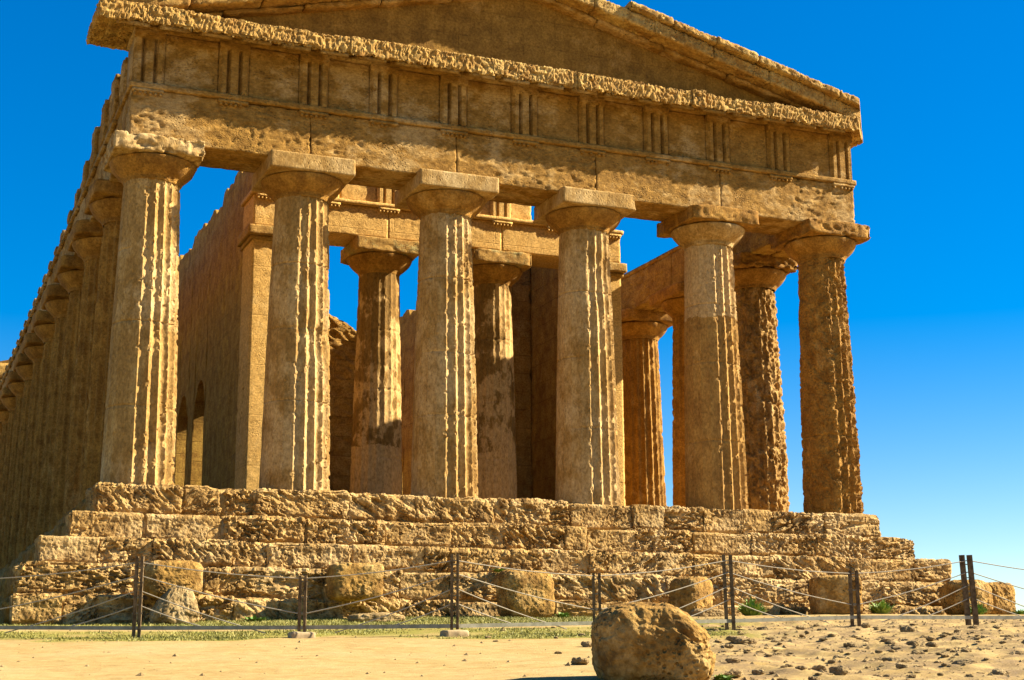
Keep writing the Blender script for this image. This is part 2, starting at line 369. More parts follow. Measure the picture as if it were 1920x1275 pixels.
COURSES = [
 ('stylobate', 0.0, 0.0, -.58, [-8.53, -7.02, -6.23, -5.63, -3.81, -2.46, -.84, -.5, .83, 2.28, 3.02, 3.94, 4.89, 5.62, 6.93, 8.40]),
 ('step', .50, -.58, -1.09, [-9.01, -7.75, -6.31, -4.77, -3.27, -1.87, -.82, .5, .97, 2.1, 3.39, 4.78, 6.36, 7.51, 8.93]),
 ('step', 1.03, -1.09, -1.58, [-9.55, -8.58, -7.62, -6.23, -5.63, -4.04, -2.59, -.87, -.25, .77, 1.17, 3.08, 4.95, 6.9, 8.47, 9.40]),
 ('step', 1.42, -1.58, -2.10, [-9.89, -8.02, -6.79, -6.23, -4.64, -3.23, -2.25, -1.29, -.25, .7, 2.26, 3.46, 4.82, 5.59, 7.29, 9.42]),
 ('foundation', 1.56, -2.10, -2.62, [-9.98, -9.15, -8.59, -7.88, -6.29, -5.53, -4.66, -3.27, -2.24, -1.07, -.2, .69, 2.19, 3.14, 4.73, 6.52, 7.84, 9.45])]
for ci, (nm, e, zt, zb, xs) in enumerate(COURSES):
    g = []; yf = -.755-e
    for i in range(len(xs)-1):
        s = ci*40+i
        x0, x1 = xs[i], xs[i+1]
        gap = rnd.choice([-.008, .0, .003, .008, .022])
        if (ci, i) in ((0, 1), (0, 2), (1, 2)): gap = .05
        px = (x0+x1)/2
        if ci in (1,): style = 0 if rnd.random() < .8 else 2
        elif ci == 0: style = rnd.choice([0, 1, 2, 2]) if px > -1 else rnd.choice([0, 0, 1])
        elif ci == 2: style = 1 if px > 1 else rnd.choice([0, 0, 2])
        else: style = rnd.choice([0, 0, 1, 1, 2])
        zt_ = zt + rnd.uniform(-.035, .012); yo = rnd.uniform(-.02, .06)
        if ci == 0: zt_ = zt + rnd.uniform(-.045, -.012)
        if ci == 0 and i >= 13: zt_ -= .05 if i == 13 else 0.0
        if ci >= 3: yo = rnd.uniform(-.04, .10)
        dy = [1.3, .75, .8, .7, .5][ci]
        px_ = rnd.uniform(-.03, .03)
        g.append(rbox(x0+gap, x1-gap, yf+yo, yf+dy, zb+.006, zt_, .019, rnd.choice([.02, .035, .06]), block_disp(s, style, 1.0, (zb, zt))))
    part(nm, cat(g), M_step, temple, smooth=False)
    # flank courses, coarser
    for sgn in (-1, 1):
        g = []
        y = yf+[1.3, .75, .8, .7, .5][ci]+.02; k = 0
        xe = 8.455+e
        while y < LEN+.75+e:
            ln = rnd.uniform(1.1, 1.9); a, b = sorted((sgn*(xe-1.0), sgn*(xe+rnd.uniform(-.05, .03))))
            g.append(rbox(a, b, y, min(y+ln-.02, LEN+.8+e), zb+.006, zt+rnd.uniform(-.06, 0), .07 if y < 6 else .2, .08, block_disp(900+ci*60+k, k % 2)))
            y += ln; k += 1
        part(nm, cat(g), M_colr, temple)  # darker stone than the front courses, standing in for shade on the flank
    xe = 8.455+e-.12
    part('core_fill', rbox(-xe, xe, yf+.11, LEN+.6+e, zb-.0, zt-.075 if ci else -.03, 2, .01), M_mort if ci else M_flr, temple)

# --- columns
def shaft_geo(seed, wear=1.0, rb=.69, rt=.545, H=5.96, seg=12, res=.026, holes=0.0, flute=1.0, turn=None):
    nf = 20; na = nf*seg; nz = int(H/res)
    th = np.arange(na)/na*2*np.pi; t = np.linspace(0, 1, nz+1)
    TH, T = np.meshgrid(th, t); z = T*H
    R = rb+(rt-rb)*T + .012*np.sin(np.pi*T)
    if turn is not None:
        dl = (TH-math.radians(turn)+np.pi) % (2*np.pi)-np.pi       # flutes are much shallower on one side
        dc = ((np.floor(TH/(2*np.pi)*nf)+.5)*2*np.pi/nf-math.radians(turn)+np.pi) % (2*np.pi)-np.pi
        flute = np.where((dc > 0) & (dc < 2.7), 1.0, .16)
        wear_e = wear*(.3+.7*ss(-.25, -.05, dl))
    else: wear_e = wear
    ph = (TH/(2*np.pi)*nf) % 1.0
    dep = flute*(.082-.022*T)*(1-(2*ph-1)**2)
    P = np.stack([R*np.cos(TH), R*np.sin(TH), z], -1).reshape(-1, 3)
    sh = T.shape
    n_arr = fbm(P*np.array([1, 1, 1]), 19, 3, seed).reshape(sh); n_lo = fbm(P*np.array([1, 1, .7]), .9, 3, seed+7).reshape(sh)
    chip = ss(.22, .30, fbm(P*np.array([1, 1, .7]), 12, 3, seed+31)).reshape(sh)
    e = wear_e*np.clip(.002+.011*n_arr+.012*np.clip(n_lo, 0, 1)+.036*chip, 0, .055)
    bite = np.clip(n_lo-.36, 0, 1)*.22*wear_e
    r = np.minimum(R-dep, R-e) - bite
    r = r - .010*wear_e*fbm(P, 9, 4, seed+3).reshape(sh) - .006*np.clip(fbm(P*np.array([1, 1, .12]), 4, 3, seed+5).reshape(sh), 0, 1)
    wv = worley(P, 7, seed+11).reshape(sh)
    r = r - wear_e*.028*(1-ss(.08, .3, wv))*ss(-.05, .25, fbm(P, .8, 2, seed+13).reshape(sh))
    if holes:
        r = r - holes*cav(P*np.array([1, 1, .75]), 6, seed+21, -.1, .3).reshape(sh) - holes*.6*cav(P, 13, seed+22, 0, .3).reshape(sh) + holes*.4*fbm(P, 2.4, 3, seed+23).reshape(sh)
    for zj in (1.5+.1*(seed % 4), 3.0+.12*(seed % 3), 4.55):          # drum joints
        r = r - .022*np.exp(-((z-zj-.01*n_arr)/.017)**2)*ss(-.2, .2, n_lo+.2)
    v = np.stack([r*np.cos(TH), r*np.sin(TH), z], -1).reshape(-1, 3)
    idx = np.arange(len(v)).reshape(nz+1, na)
    q = np.stack([idx[:-1], np.roll(idx, -1, 1)[:-1], np.roll(idx, -1, 1)[1:], idx[1:]], -1).reshape(-1, 4)
    return v, q
def lathe(prof, na, disp=None):
    prof = np.array(prof); th = np.arange(na)/na*2*np.pi
    v = np.stack([prof[:, None, 0]*np.cos(th), prof[:, None, 0]*np.sin(th), np.repeat(prof[:, 1:2], na, 1)], -1)
    if disp is not None:
        rad = v.copy(); rad[..., 2] = 0; L = np.linalg.norm(rad, axis=-1, keepdims=True)
        v = v + rad/np.maximum(L, 1e-6)*disp(v.reshape(-1, 3)).reshape(v.shape[:2])[..., None]
    n = len(prof); idx = np.arange(n*na).reshape(n, na)
    q = np.stack([idx[:-1], np.roll(idx, -1, 1)[:-1], np.roll(idx, -1, 1)[1:], idx[1:]], -1).reshape(-1, 4)
    return v.reshape(-1, 3), q
def echinus_geo(seed, wear=1.0, rt=.545, rtop=.835, z0=5.96, z1=6.36, na=96):
    prof = [(rt-.01, z0-.03), (rt+.012, z0), (rt+.012, z0+.014), (rt+.004, z0+.018), (rt+.024, z0+.022), (rt+.024, z0+.036), (rt+.018, z0+.042), (rt+.04, z0+.048), (rt+.042, z0+.06)]
    for t in np.linspace(0, 1, 26):
        r = rt+.045+(rtop-rt-.045)*(1-(1-t)**1.75)
        if t > .93: r -= (t-.93)*.35
        prof.append((r, z0+.065+(z1-z0-.065)*t))
    prof.append((.3, z1+.002))
    d = lambda p: wear*(-.012*fbm(p, 3, 4, seed)-.02*np.clip(fbm(p, 1.3, 3, seed+2)-.25, 0, 1)*6*.3 - .03*(1-ss(.08, .3, worley(p, 5, seed+4)))*ss(.1, .35, fbm(p, 1.2, 2, seed+5)))
    return lathe(prof, na, d)
def abacus_geo(seed, wear=1.0, hw=.864, z0=6.36, z1=6.71, res=.035):
    def d(p, n):
        o = .012*wear*fbm(p, 4, 4, seed)
        if wear > 1.2:
            o = o - .06*(wear-1)*cav(p*np.array([.7, .7, 1.2]), 6, seed+3, -.05, .3) + .04*(wear-1)*fbm(p, 9, 4, seed+1)
        corner = ss(.75, 1.15, np.abs(p[:, 0])/hw*np.abs(p[:, 1])/hw)
        return o - wear*.08*corner*ss(.0, .5, fbm(p, 1.4, 2, seed+6)+.1)
    return rbox(-hw, hw, -hw, hw, z0+.004, z1, res, .015+.02*(wear > 1.2), d)
def column(x, y, me_s, me_e, me_a, label=None):
    o = link('column', me_s, temple, (x, y, -.03), label)
    link('echinus', me_e, o, (x, y, -.03)); link('abacus', me_a, o, (x, y, -.03))
    return o
rng = [(1.1, 0, 1.9), (.9, 0, 1.0), (1.15, 0, .8), (.95, 0, .9), (1.2, 0, 1.35), (1.5, .03, 1.7)]
for i, x in enumerate(XS):
    wr, ho, aw = rng[i]
    mt = M_colr if i == 5 else M_col
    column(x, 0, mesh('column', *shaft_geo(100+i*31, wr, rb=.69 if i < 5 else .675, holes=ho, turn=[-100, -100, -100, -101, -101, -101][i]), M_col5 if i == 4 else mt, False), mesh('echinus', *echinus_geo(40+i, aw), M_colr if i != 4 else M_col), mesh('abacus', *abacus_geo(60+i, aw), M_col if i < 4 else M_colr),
           ['eroded corner column with the most ragged capital', None, 'column with a smooth pale square slab on top', None, 'column with smooth pale plaster above and rough stone below', 'dark ochre corner column with ragged edges'][i])
fl = [(mesh('column', *shaft_geo(500+k, 1.1, seg=8, res=.06), M_colr), mesh('echinus', *echinus_geo(70+k, 1.3, na=64), M_colr), mesh('abacus', *abacus_geo(80+k, 1.5, res=.07), M_colr)) for k in (0, 1)]
hol = mesh('column', *shaft_geo(611, 1.3, holes=.055, flute=.7), M_hol)
for s in (-1, 1):
    for k, y in enumerate(YS[1:]):
        a = fl[k % 2]
        if s == 1 and k == 0: column(7.7, y, hol, a[1], mesh('abacus', *abacus_geo(93, 2.2), M_colr), 'badly pitted column with deep weathered hollows')
        else: column(s*7.7, y, *a)
for x in XS[1:5]: column(x, LEN, *fl[0])

# --- front entablature
def face_disp(seed, amp=.012, sc=(1.2, 3, 4)):
    return lambda p, n: amp*.30*fbm(p*np.array(sc), 1.6, 3, seed) + amp*.75*fbm(p*np.array([.8, 1, 1.7]), 14, 3, seed+3) - amp*1.2*cav(p*np.array([.6, .8, 1.5]), 11, seed+5, .12, .4)*ss(-.15, .2, fbm(p, .7, 3, seed+6))
YF = -.62; ZA0, ZA1 = 6.62, 7.66
bx = [-8.27, -4.72, -1.6, 1.62, 4.7, 8.27]
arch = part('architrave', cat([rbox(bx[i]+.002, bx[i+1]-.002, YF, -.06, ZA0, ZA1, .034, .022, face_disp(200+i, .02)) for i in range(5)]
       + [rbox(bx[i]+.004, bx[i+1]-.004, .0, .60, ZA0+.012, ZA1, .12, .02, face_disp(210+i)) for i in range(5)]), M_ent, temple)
TRI = [-7.96, -6.30, -4.67, -3.19, -1.66, -.04, 1.54, 3.12, 4.69, 6.28, 7.97]
part('taenia', rbox(-8.32, 8.32, YF-.07, .62, 7.662, 7.78, .04, .012, lambda p, n: -.02*np.clip(fbm(p*np.array([1, .2, .4]), 3, 4, 231), 0, 1) - .01*fbm(p, 11, 3, 232)), M_ent, arch)
for i, x in enumerate(TRI):
    g = [rbox(x-.3, x+.3, YF-.062, YF+.05, 7.59, 7.658, .05, .008, face_disp(240+i, .006))]
    for k in range(6):
        if random.Random(i*9+k).random() < .12: continue
        g.append(rbox(x-.27+k*.098, x-.27+k*.098+.05, YF-.055, YF+.03, 7.535, 7.592, .03, .006))
    part('regula', cat(g), M_ent, arch)
frieze = part('frieze', rbox(-8.22, 8.22, YF+.14, .55, 7.782, 8.98, .5, .01), M_ent, temple)
ZF0, ZF1 = 7.782, 8.86
def triglyph_geo(x, w=.6, y=YF-.055, z0=ZF0, z1=ZF1, seed=0):
    # plan profile with two whole V grooves and a half groove at each edge
    g = w/9.0; d = .105
    xs = [0, g*.9, g*2.1, g*3.1, g*3.9, g*5.1, g*5.9, g*6.9, g*8.1, w]
    prof = [(0, d*.8), (g*.8, 0), (g*2.05, 0), (g*2.75, d), (g*3.45, 0), (g*5.55, 0), (g*6.25, d), (g*6.95, 0), (g*8.2, 0), (w, d*.8)]
    zt = z1-.17; zz = np.linspace(z0, zt, 30); v = []
    rows = []
    for z in zz:
        rows.append([(x-w/2+a, y+b, z) for a, b in prof])
    rows.append([(x-w/2+a, y, zt+.03) for a, b in prof]); rows.append([(x-w/2+a, y, z1) for a, b in prof])
    v = np.array(rows); n, m = v.shape[:2]
    back = v.copy(); 
    P = v.reshape(-1, 3); P = P + np.array([0, 1, 0])*(.008*fbm(P, 5, 4, seed)+.010*np.clip(fbm(P*np.array([1, 1, .6]), 7, 3, seed+1), 0, 1))[:, None]
    idx = np.arange(n*m).reshape(n, m)
    q = np.stack([idx[:-1, :-1], idx[:-1, 1:], idx[1:, 1:], idx[1:, :-1]], -1).reshape(-1, 4)
    # side returns
    sv = []; sq = []
    for col, sg in ((0, -1), (m-1, 1)):
        a = P.reshape(n, m, 3)[:, col]; bk = a.copy(); bk[:, 1] = y+.19
        k = len(P)+sum(len(s) for s in sv); sv.append(np.concatenate([a, bk]))
        i = np.arange(n-1)
        f = np.stack([k+i, k+i+1, k+n+i+1, k+n+i], -1); sq.append(f if sg < 0 else f[:, ::-1])
    return np.concatenate([P]+sv), np.concatenate([q]+sq)
for i, x in enumerate(TRI):
    part('triglyph', triglyph_geo(x, seed=300+i), M_ent, frieze, smooth=False)
for i in range(len(TRI)-1):
    x0, x1 = TRI[i]+.30, TRI[i+1]-.30
    part('metope', rbox(x0+.004, x1-.004, YF+.035, YF+.155, ZF0+.004, ZF1, .035, .01, face_disp(330+i, .010)), M_ent, frieze)
part('frieze_crown', rbox(-8.26, 8.26, YF-.05, .5, ZF1+.002, 8.985, .06, .012, face_disp(345, .01)), M_ent, frieze)
# horizontal cornice: rough blocks with a soffit that slopes down outwards
def cor_disp(seed, amp=1.0, zs=1.0):
    def d(p, n):
        p = p*np.array([1, 1, zs])
        return amp*(.018*fbm(p, 2.2, 4, seed) + .030*fbm(p, 15, 3, seed+1) - .020*cav(p, 13, seed+2, .0, .35) - .018*cav(p, 24, seed+4, -.05, .3) + .012 - (1-np.abs(n).max(1))*.42*np.clip(-.08+fbm(p, 1.3, 3, seed+5)+.35*fbm(p, 9, 2, seed+6), 0, 1))
    return d
def cor_def(p):
    p = p.copy(); k = np.clip((-p[:, 1]-.60)/.64, 0, 1.1)
    p[:, 2] -= .20*k*np.clip((9.20-p[:, 2])/.2, 0, 1)
    p[:, 2] -= .07*k
    # the corner at the right has broken away
    s = (p[:, 0]-8.10)*.78 - (p[:, 1]+1.22)*.62
    over = (s > 0) & (p[:, 0] > 7.6) & (p[:, 1] < .4)
    p[over, 0] -= s[over]*.78; p[over, 1] += s[over]*.62
    return p
cx = [-9.0, -7.25, -5.75, -4.1, -2.45, -.75, .95, 2.55, 3.72, 4.05, 5.75, 6.85, 9.02]
g = []
for i in range(len(cx)-1):
    yo = rnd.uniform(-.02, .025); zo = rnd.uniform(-.03, .02)
    if i == 8: yo = -.03; zo = .03
    g.append(rbox(cx[i]+.001, cx[i+1]-.001, -1.22+yo, .35 if i not in (0, 11) else .9, 9.02, 9.21+zo, .024, .025, cor_disp(400+i, 1.0, 2.1), cor_def))
cornice = part('cornice', cat(g), M_cor, temple, smooth=False)
for i, xm in enumerate(np.arange(-8.35, 7.9, .79)):
    def md(p):
        p = p.copy(); k = np.clip((-p[:, 1]-.60)/.64, 0, 1.1); p[:, 2] -= .27*k; return p
    part('mutule', rbox(xm-.29, xm+.30, -1.16, -.70, 8.94, 9.03, .06, .012, face_disp(430+i, .008), md), M_ent, cornice)
# pediment
tv = []
part('tympanum', (np.array([(x, y, z) for y in (-.50, .2) for x, z in ((-8.6, 9.1), (8.6, 9.1), (8.6, 9.3), (0, 11.45), (-8.6, 9.3))]),
     np.array([(0, 1, 2, 3), (0, 3, 4, 4), (5, 8, 7, 6), (5, 9, 8, 8), (2, 7, 8, 3), (4, 3, 8, 9)])[[0, 2, 4, 5]]), M_tym, temple, smooth=False)
part('tympanum', (np.array([(0, -.503, 9.1), (-8.6, -.503, 9.1), (-8.6, -.503, 9.3), (0, -.503, 11.45)]), np.array([(1, 0, 3, 2)])), M_tym, temple, smooth=False)
SL = .247
def rake(sgn, xa, xb, y0, y1, za, zb, seed, nblk, res=.035):
    g = []; xs_ = np.linspace(xa, xb, nblk+1)
    for i in range(nblk):
        yo = rnd.uniform(-.03, .03); zo = rnd.uniform(-.02, .03)
        def df(p):
            p = p.copy(); p[:, 2] += -SL*p[:, 0]
            s = (p[:, 0]-8.14)*.80 - (p[:, 1]+1.22)*.60; o = (s > 0) & (p[:, 1] < .3) & (p[:, 0] > 7) & (sgn > 0)
            p[o, 0] -= s[o]*.80; p[o, 1] += s[o]*.60
            p[:, 0] *= sgn; return p
        v, q = rbox(xs_[i]+.004, xs_[i+1]-.004, y0+yo, y1, za, zb+zo, res, .035, cor_disp(seed+i, .75), df)
        g.append((v, q if sgn > 0 else q[:, ::-1]))
    return cat(g)
for sgn in (1, -1):
    rk = part('raking_cornice', rake(sgn, 0.0, 8.75, -1.08, .35, 11.13, 11.44, 460+sgn*7, 6, .035 if sgn > 0 else .06), M_cor, temple)
    part('crown_slab', rake(sgn, 2.25 if sgn > 0 else .4, 8.72, -1.22, .35, 11.443, 11.62, 480+sgn*7, 6, .035 if sgn > 0 else .06), M_cor, rk)
    part('bed_moulding', rake(sgn, 0.05, 8.2, -.74, .2, 11.02, 11.128, 495+sgn*7, 5, .07), M_ent, rk)

# --- flank entablatures (the roof and most of the frieze are gone)
def side_arch(sgn, seed):
    g = []; ys = [.62, 3.0]+[3.0+3.15*k for k in range(1, 11)]+[LEN-.62]
    for i in range(len(ys)-1):
        near = ys[i] < 14
        a, b = sorted((sgn*8.27, sgn*7.71))
        g.append(rbox(a, b, ys[i]+.004, ys[i+1]-.004, ZA0, ZA1, .06 if near else .2, .03, face_disp(seed+i, .03)))
        a, b = sorted((sgn*7.69, sgn*7.10))
        g.append(rbox(a, b, ys[i]+.006, ys[i+1]-.006, ZA0+.01, ZA1, .05 if near else .2, .03, face_disp(seed+20+i, .03)))
    return cat(g)
def top_left(y): return np.interp(y, [.6, 4.6, 6.0, 9, 13, 20, 37], [8.72, 8.70, 8.35, 8.05, 7.86, 7.84, 7.84])
for sgn, mt in ((-1, M_ent), (1, M_cel)):
    ar = part('architrave', side_arch(sgn, 700+sgn*90), mt, temple)
    a, b = sorted((sgn*8.33, sgn*7.08))
    part('taenia', rbox(a, b, .66, LEN-.66, 7.662, 7.78, .12, .015, lambda p, n: -.03*np.clip(fbm(p, 2, 4, 761), 0, 1)), mt, ar)
    tops = (lambda y: top_left(y)) if sgn < 0 else (lambda y: np.interp(y, [.6, 1.6, 2.6, 3.2], [8.9, 8.75, 8.2, 7.95]))
    def ragged(p):
        p = p.copy(); k = np.clip((p[:, 2]-7.782)/.9, 0, 1)
        t = tops(p[:, 1]) + .07*np.sign(vnoise(np.stack([0*p[:, 1], p[:, 1]/.8, 0*p[:, 1]], 1), 15)) + .06*fbm(p*np.array([.2, 1, 0]), 3, 3, 17)
        p[:, 2] = 7.782+k*(t-7.782) + (p[:, 2]-7.782-k*.9); return p
    a, b = sorted((sgn*8.26, sgn*7.35))
    fr = part('frieze', rbox(a, b, .64, LEN-1 if sgn < 0 else 3.2, 7.782, 8.682, .07, .04, cor_disp(800, .7), ragged), mt, temple)
    k = 0
    for yt in np.arange(1.58, LEN-1, 1.575):
        part('regula', rbox(min(sgn*8.25, sgn*8.36), max(sgn*8.25, sgn*8.36), yt-.3, yt+.3, 7.56, 7.658, .1, .01), mt, ar)
        if sgn < 0:
            zt = float(top_left(yt))+rnd.uniform(-.02, .05)
            part('triglyph', rbox(-8.35, -8.2, yt-.3, yt+.3, 7.784, max(zt-.06, 7.9), .06, .012, cor_disp(850+k, .5)), mt, fr)
        k += 1
# rear entablature, same build, plainer
part('architrave', rbox(-8.27, 8.27, LEN-.6, LEN+.62, ZA0, 8.98, .3, .03, face_disp(901, .03)), M_ent, temple)
part('cornice', rbox(-9.0, 9.0, LEN-.65, LEN+1.36, 8.7, 9.35, .15, .05, cor_disp(902)), M_cor, temple)
part('tympanum', (np.array([(x, y, z) for y in (LEN-.5, LEN+.9) for x, z in ((-8.7, 9.3), (8.7, 9.3), (0, 11.6))]), np.array([(0, 2, 1), (3, 4, 5)])), M_tym, temple, smooth=False)
part('raking_cornice', (np.array([(x, y, z) for y in (LEN-.5, LEN+.9) for x, z in ((-8.7, 9.3), (0, 11.6), (8.7, 9.3))]), np.array([(0, 3, 4, 1), (1, 4, 5, 2)])), M_cor, temple, smooth=False)

# --- cella: side walls pierced by arches, door wall, antae, porch
def arched_wall(xo, xi, ya, yb, ztop, arches, spring, rad, res, seed):
    """xo/xi: outer and inner face; arches: centres along y"""
    samp = []
    ys = list(np.arange(ya, yb+1e-6, res))
    for c in arches: ys = [y for y in ys if not (c-rad-.05 < y < c+rad+.05)]
    ev = [(y, 0.0) for y in ys]
    for c in arches:
        ev.append((c-rad, 0.0))
        for k in range(21):
            a = math.pi*(1-k/20); yy = c+rad*math.cos(a); ev.append((yy+(1e-5 if k == 0 else -1e-5 if k == 20 else 0), spring+1.35*math.sin(a)))
        ev.append((c+rad, 0.0))
    ev.sort(key=lambda e: e[0]); m = 26; rows = []
    for y, zb in ev:
        zt = ztop(y); zz = np.linspace(zb, zt, m)
        rows.append([(xo, y, z) for z in zz]+[(xi, y, z) for z in zz[::-1]])
    v = np.array(rows); n, mm = v.shape[:2]
    P = v.reshape(-1, 3); sg = 1 if xo > xi else -1
    o = .03*fbm(P, 1.5, 4, seed)+.02*fbm(P, 6, 3, seed+2)
    P = P + np.stack([np.where(np.arange(len(P)) % mm < m, sg, -sg)*o, 0*o, 0*o], 1)
    idx = np.arange(n*mm).reshape(n, mm); nx = np.roll(idx, -1, 1)
    q = np.stack([idx[:-1], nx[:-1], nx[1:], idx[1:]], -1).reshape(-1, 4)
    if sg < 0: q = q[:, ::-1]
    return P, q
def jag(seed, base, slope=0.0, amp=.18, step=.75):
    rn = random.Random(seed); t = [rn.uniform(-amp, amp) for _ in range(80)]
    return lambda y: base+slope*(y-4.5)+t[int(max(0, y)/step)]+.03*math.sin(y*9)
AC = [10.28+2.42*k for k in range(9)]
cl = part('cella_wall', arched_wall(-4.7, -3.85, 4.62, 33.0, jag(5, 8.42), AC, 2.75, .77, .13, 950), M_cel, temple, smooth=False)
cr_ = part('cella_wall', arched_wall(4.7, 3.85, 4.62, 33.0, lambda y: jag(8, 7.0, 0, .1)(y) if y < 5.6 else jag(8, 6.5)(y) if 8.5 < y < 15.5 else jag(8, 8.62)(y), AC, 2.75, .77, .13, 970), M_cel, temple, smooth=False)
for s in (-1, 1):
    a, b = sorted((s*4.72, s*3.82))
    an = part('anta', rbox(a, b, 4.45, 5.5, 0, 6.42, .06, .02, face_disp(990+s, .014)), M_ant, temple)
    part('anta_capital', cat([rbox(a-.05, b+.05, 4.40, 5.6, 6.36, 6.46, .06, .012, face_disp(995+s, .008)), rbox(a-.12, b+.12, 4.33, 5.62, 6.462, 6.70, .05, .02, face_disp(997+s, .012))]), M_aba, an)
def door_top(x): return np.interp(x, [-3.9, -1.95, -1.1, -.95], [6.5, 5.75, 5.36, 5.2])
def door_def(p):
    p = p.copy(); p[:, 2] *= (door_top(p[:, 0])+.10*fbm(p*np.array([1, 1, 0]), 2.5, 3, 41))/6.5; return p
part('door_wall', rbox(-3.86, -.95, 8.2, 9.2, 0, 6.5, .06, .05, block_disp(1102, 1, .9), door_def), M_dor, temple)
part('door_wall', rbox(1.1, 3.86, 8.2, 8.72, 0, 8.3, .09, .04, face_disp(1201, .04)), M_dor, temple)
part('end_wall', rbox(-3.84, 3.84, 32.0, 32.9, 0, 5.5, .3, .04, face_disp(1202, .04)), M_dor, temple)
pc = [(mesh('porch_column', *shaft_geo(1300+k*17, .35, rb=.625, rt=.49, H=5.98, flute=.35), M_pla), mesh('echinus', *echinus_geo(1310+k, 1.6, rt=.49, rtop=.78, z0=5.98, z1=6.38), M_colr), mesh('abacus', *abacus_geo(1320+k, 1.25, hw=.80, z0=6.38, z1=6.72), M_aba)) for k in (0, 1)]
for k, x in enumerate((-1.46, 1.46)):
    o = link('porch_column', pc[k][0], temple, (x, 5.12, -.02), ['inner porch column, pale plaster with dark bare patches halfway up', 'inner porch column, mostly dark with a plain pale lower drum'][k])
    link('echinus', pc[k][1], o, (x, 5.12, -.02)); link('abacus', pc[k][2], o, (x, 5.12, -.02))
pa = part('porch_architrave', cat([rbox(a+.003, b-.003, 4.45, 5.55, 6.71, 7.46, .05, .015, face_disp(1340+i, .012)) for i, (a, b) in enumerate(((-4.72, -1.46), (-1.46, 1.46), (1.46, 4.72)))]), M_ant, temple)
part('taenia', rbox(-4.78, 4.78, 4.37, 5.6, 7.462, 7.57, .05, .012, face_disp(1350, .008)), M_ant, pa)
for i, x in enumerate((-4.40, -2.93, -1.46, 0.0, 1.46, 2.93, 4.45)):
    part('regula', cat([rbox(x-.27, x+.27, 4.375, 4.5, 7.40, 7.458, .1, .006)]+[rbox(x-.25+k*.09, x-.25+k*.09+.045, 4.38, 4.47, 7.35, 7.402, .05, .006) for k in range(6)]), M_ant, pa)
pf = part('porch_frieze', rbox(-4.66, 2.34, 4.62, 5.4, 7.572, 8.62, .06, .02, face_disp(1360, .014)), M_ant, temple)
for i, x in enumerate((-4.40, -2.93, -1.46, 0.0, 1.46)):
    part('triglyph', triglyph_geo(x, .54, 4.44, 7.572, 8.62, 1370+i), M_ant, pf, smooth=False)
    if i < 4: part('metope', rbox(x+.275, x+1.47-.275, 4.52, 4.63, 7.575, 8.6, .06, .012, face_disp(1380+i, .012)), M_ant, pf)

# ------------------------------------------------------------------ fallen blocks and boulders
def blob(sx, sy, sz, seed, n=60, power=2.6, amp=.12, pit=.03, fine=.012, yaw=0.0, flat=.0, lean=0.0, cut=None):
    ijk, q = cube_grid(n, n, n); p = ijk/n*2-1
    p = np.tan(p*math.pi/4*.98)
    p = p/((np.abs(p)**power).sum(1)**(1/power))[:, None]
    nn = p/np.linalg.norm(p, axis=1, keepdims=True)
    s = np.array([sx, sy, sz])/2; P = p*s; m = float(s.mean())
    d = amp*fbm(p, 1.1, 4, seed) - .25*amp*np.clip(1-5*np.abs(fbm(p, 1.3, 3, seed+8)), 0, 1) + .012/m*fbm(P, 25, 3, seed+6) - pit/m*.6*cav(P, 9, seed+3, 0, .35)*ss(-.2, .25, fbm(P, 1.8, 2, seed+4)) + fine/m*fbm(P, 12, 4, seed+5)
    P = P + nn*(d*m)[:, None]
    if cut is not None: P = cut(P, s)
    P[:, 0] += lean*P[:, 2]
    c, s_ = math.cos(yaw), math.sin(yaw)
    P = np.stack([P[:, 0]*c-P[:, 1]*s_, P[:, 0]*s_+P[:, 1]*c, P[:, 2]], 1)
    P[:, 2] -= P[:, 2].min()
    return P, q
def rock(name, x, y, size, seed, mat, label, cat_='rock', sink=.04, z=None, **kw):
    v, q = blob(*size, seed, **kw); zz = gz(x, y) if z is None else z
    return tag(link(name, mesh(name, v, q, mat), None, (x, y, zz-sink)), label, cat_)
def cutbig(P, s):
    x, z = P[:, 0]/s[0], P[:, 2]/s[2]
    P = P.copy()
    P[:, 2] -= s[2]*.55*ss(.2, 1.0, x)*ss(-.3, 1, z)*.85            # slopes away to the right
    P[:, 2] -= s[2]*.10*ss(-.5, -1.0, x)*ss(0, 1, z)
    led = ss(.02, -.06, z-.15+.75*(x-.62))*ss(.30, .45, x)           # a broken ledge on the right
    P[:, 1] -= .07*led*ss(.1, -.4, P[:, 1]/s[1]); P[:, 0] += .03*led
    return P
BX = to_xy(12.05, 1.075)
rock('boulder', BX[0], BX[1], (.90, .80, .66), 5, M_bou, 'biggest boulder, rounded brown, alone on the sand in front of the fence', 'boulder', sink=.07, n=110, power=3.8, amp=.12, pit=.018, fine=.018, yaw=-YAW, cut=cutbig)
def pyr(P, s):
    z = np.clip(P[:, 2]/s[2]*.5+.5, 0, 1); P = P.copy()
    P[:, 0] = P[:, 0]*(1-.62*z)+.10*z; P[:, 1] *= 1-.5*z; return P
rock('fallen_block', -7.42, -2.62, (.98, .6, .62), 21, M_bou, 'dark brown fallen block wedged above the grey pointed rock at the left', 'fallen block', z=-2.12, sink=.02, power=4.5, amp=.10)
rock('rock', -7.5, -3.25, (1.02, .8, .68), 23, M_grb, 'pale grey pointed rock lying in the grass at the left foot of the steps', power=3, amp=.2, pit=.03, cut=pyr)
rock('fallen_block', -4.25, -2.70, (.94, .7, .66), 31, M_bou, 'brown squared block with a stained front, resting on the lowest course', 'fallen block', z=-2.14, sink=.02, power=6, amp=.08)
rock('fallen_block', -1.09, -2.95, (.98, .85, .90), 41, M_bou, 'upright pale-fronted block with a rounded top at the middle of the steps', 'fallen block', power=4.2, amp=.09, lean=-.06)
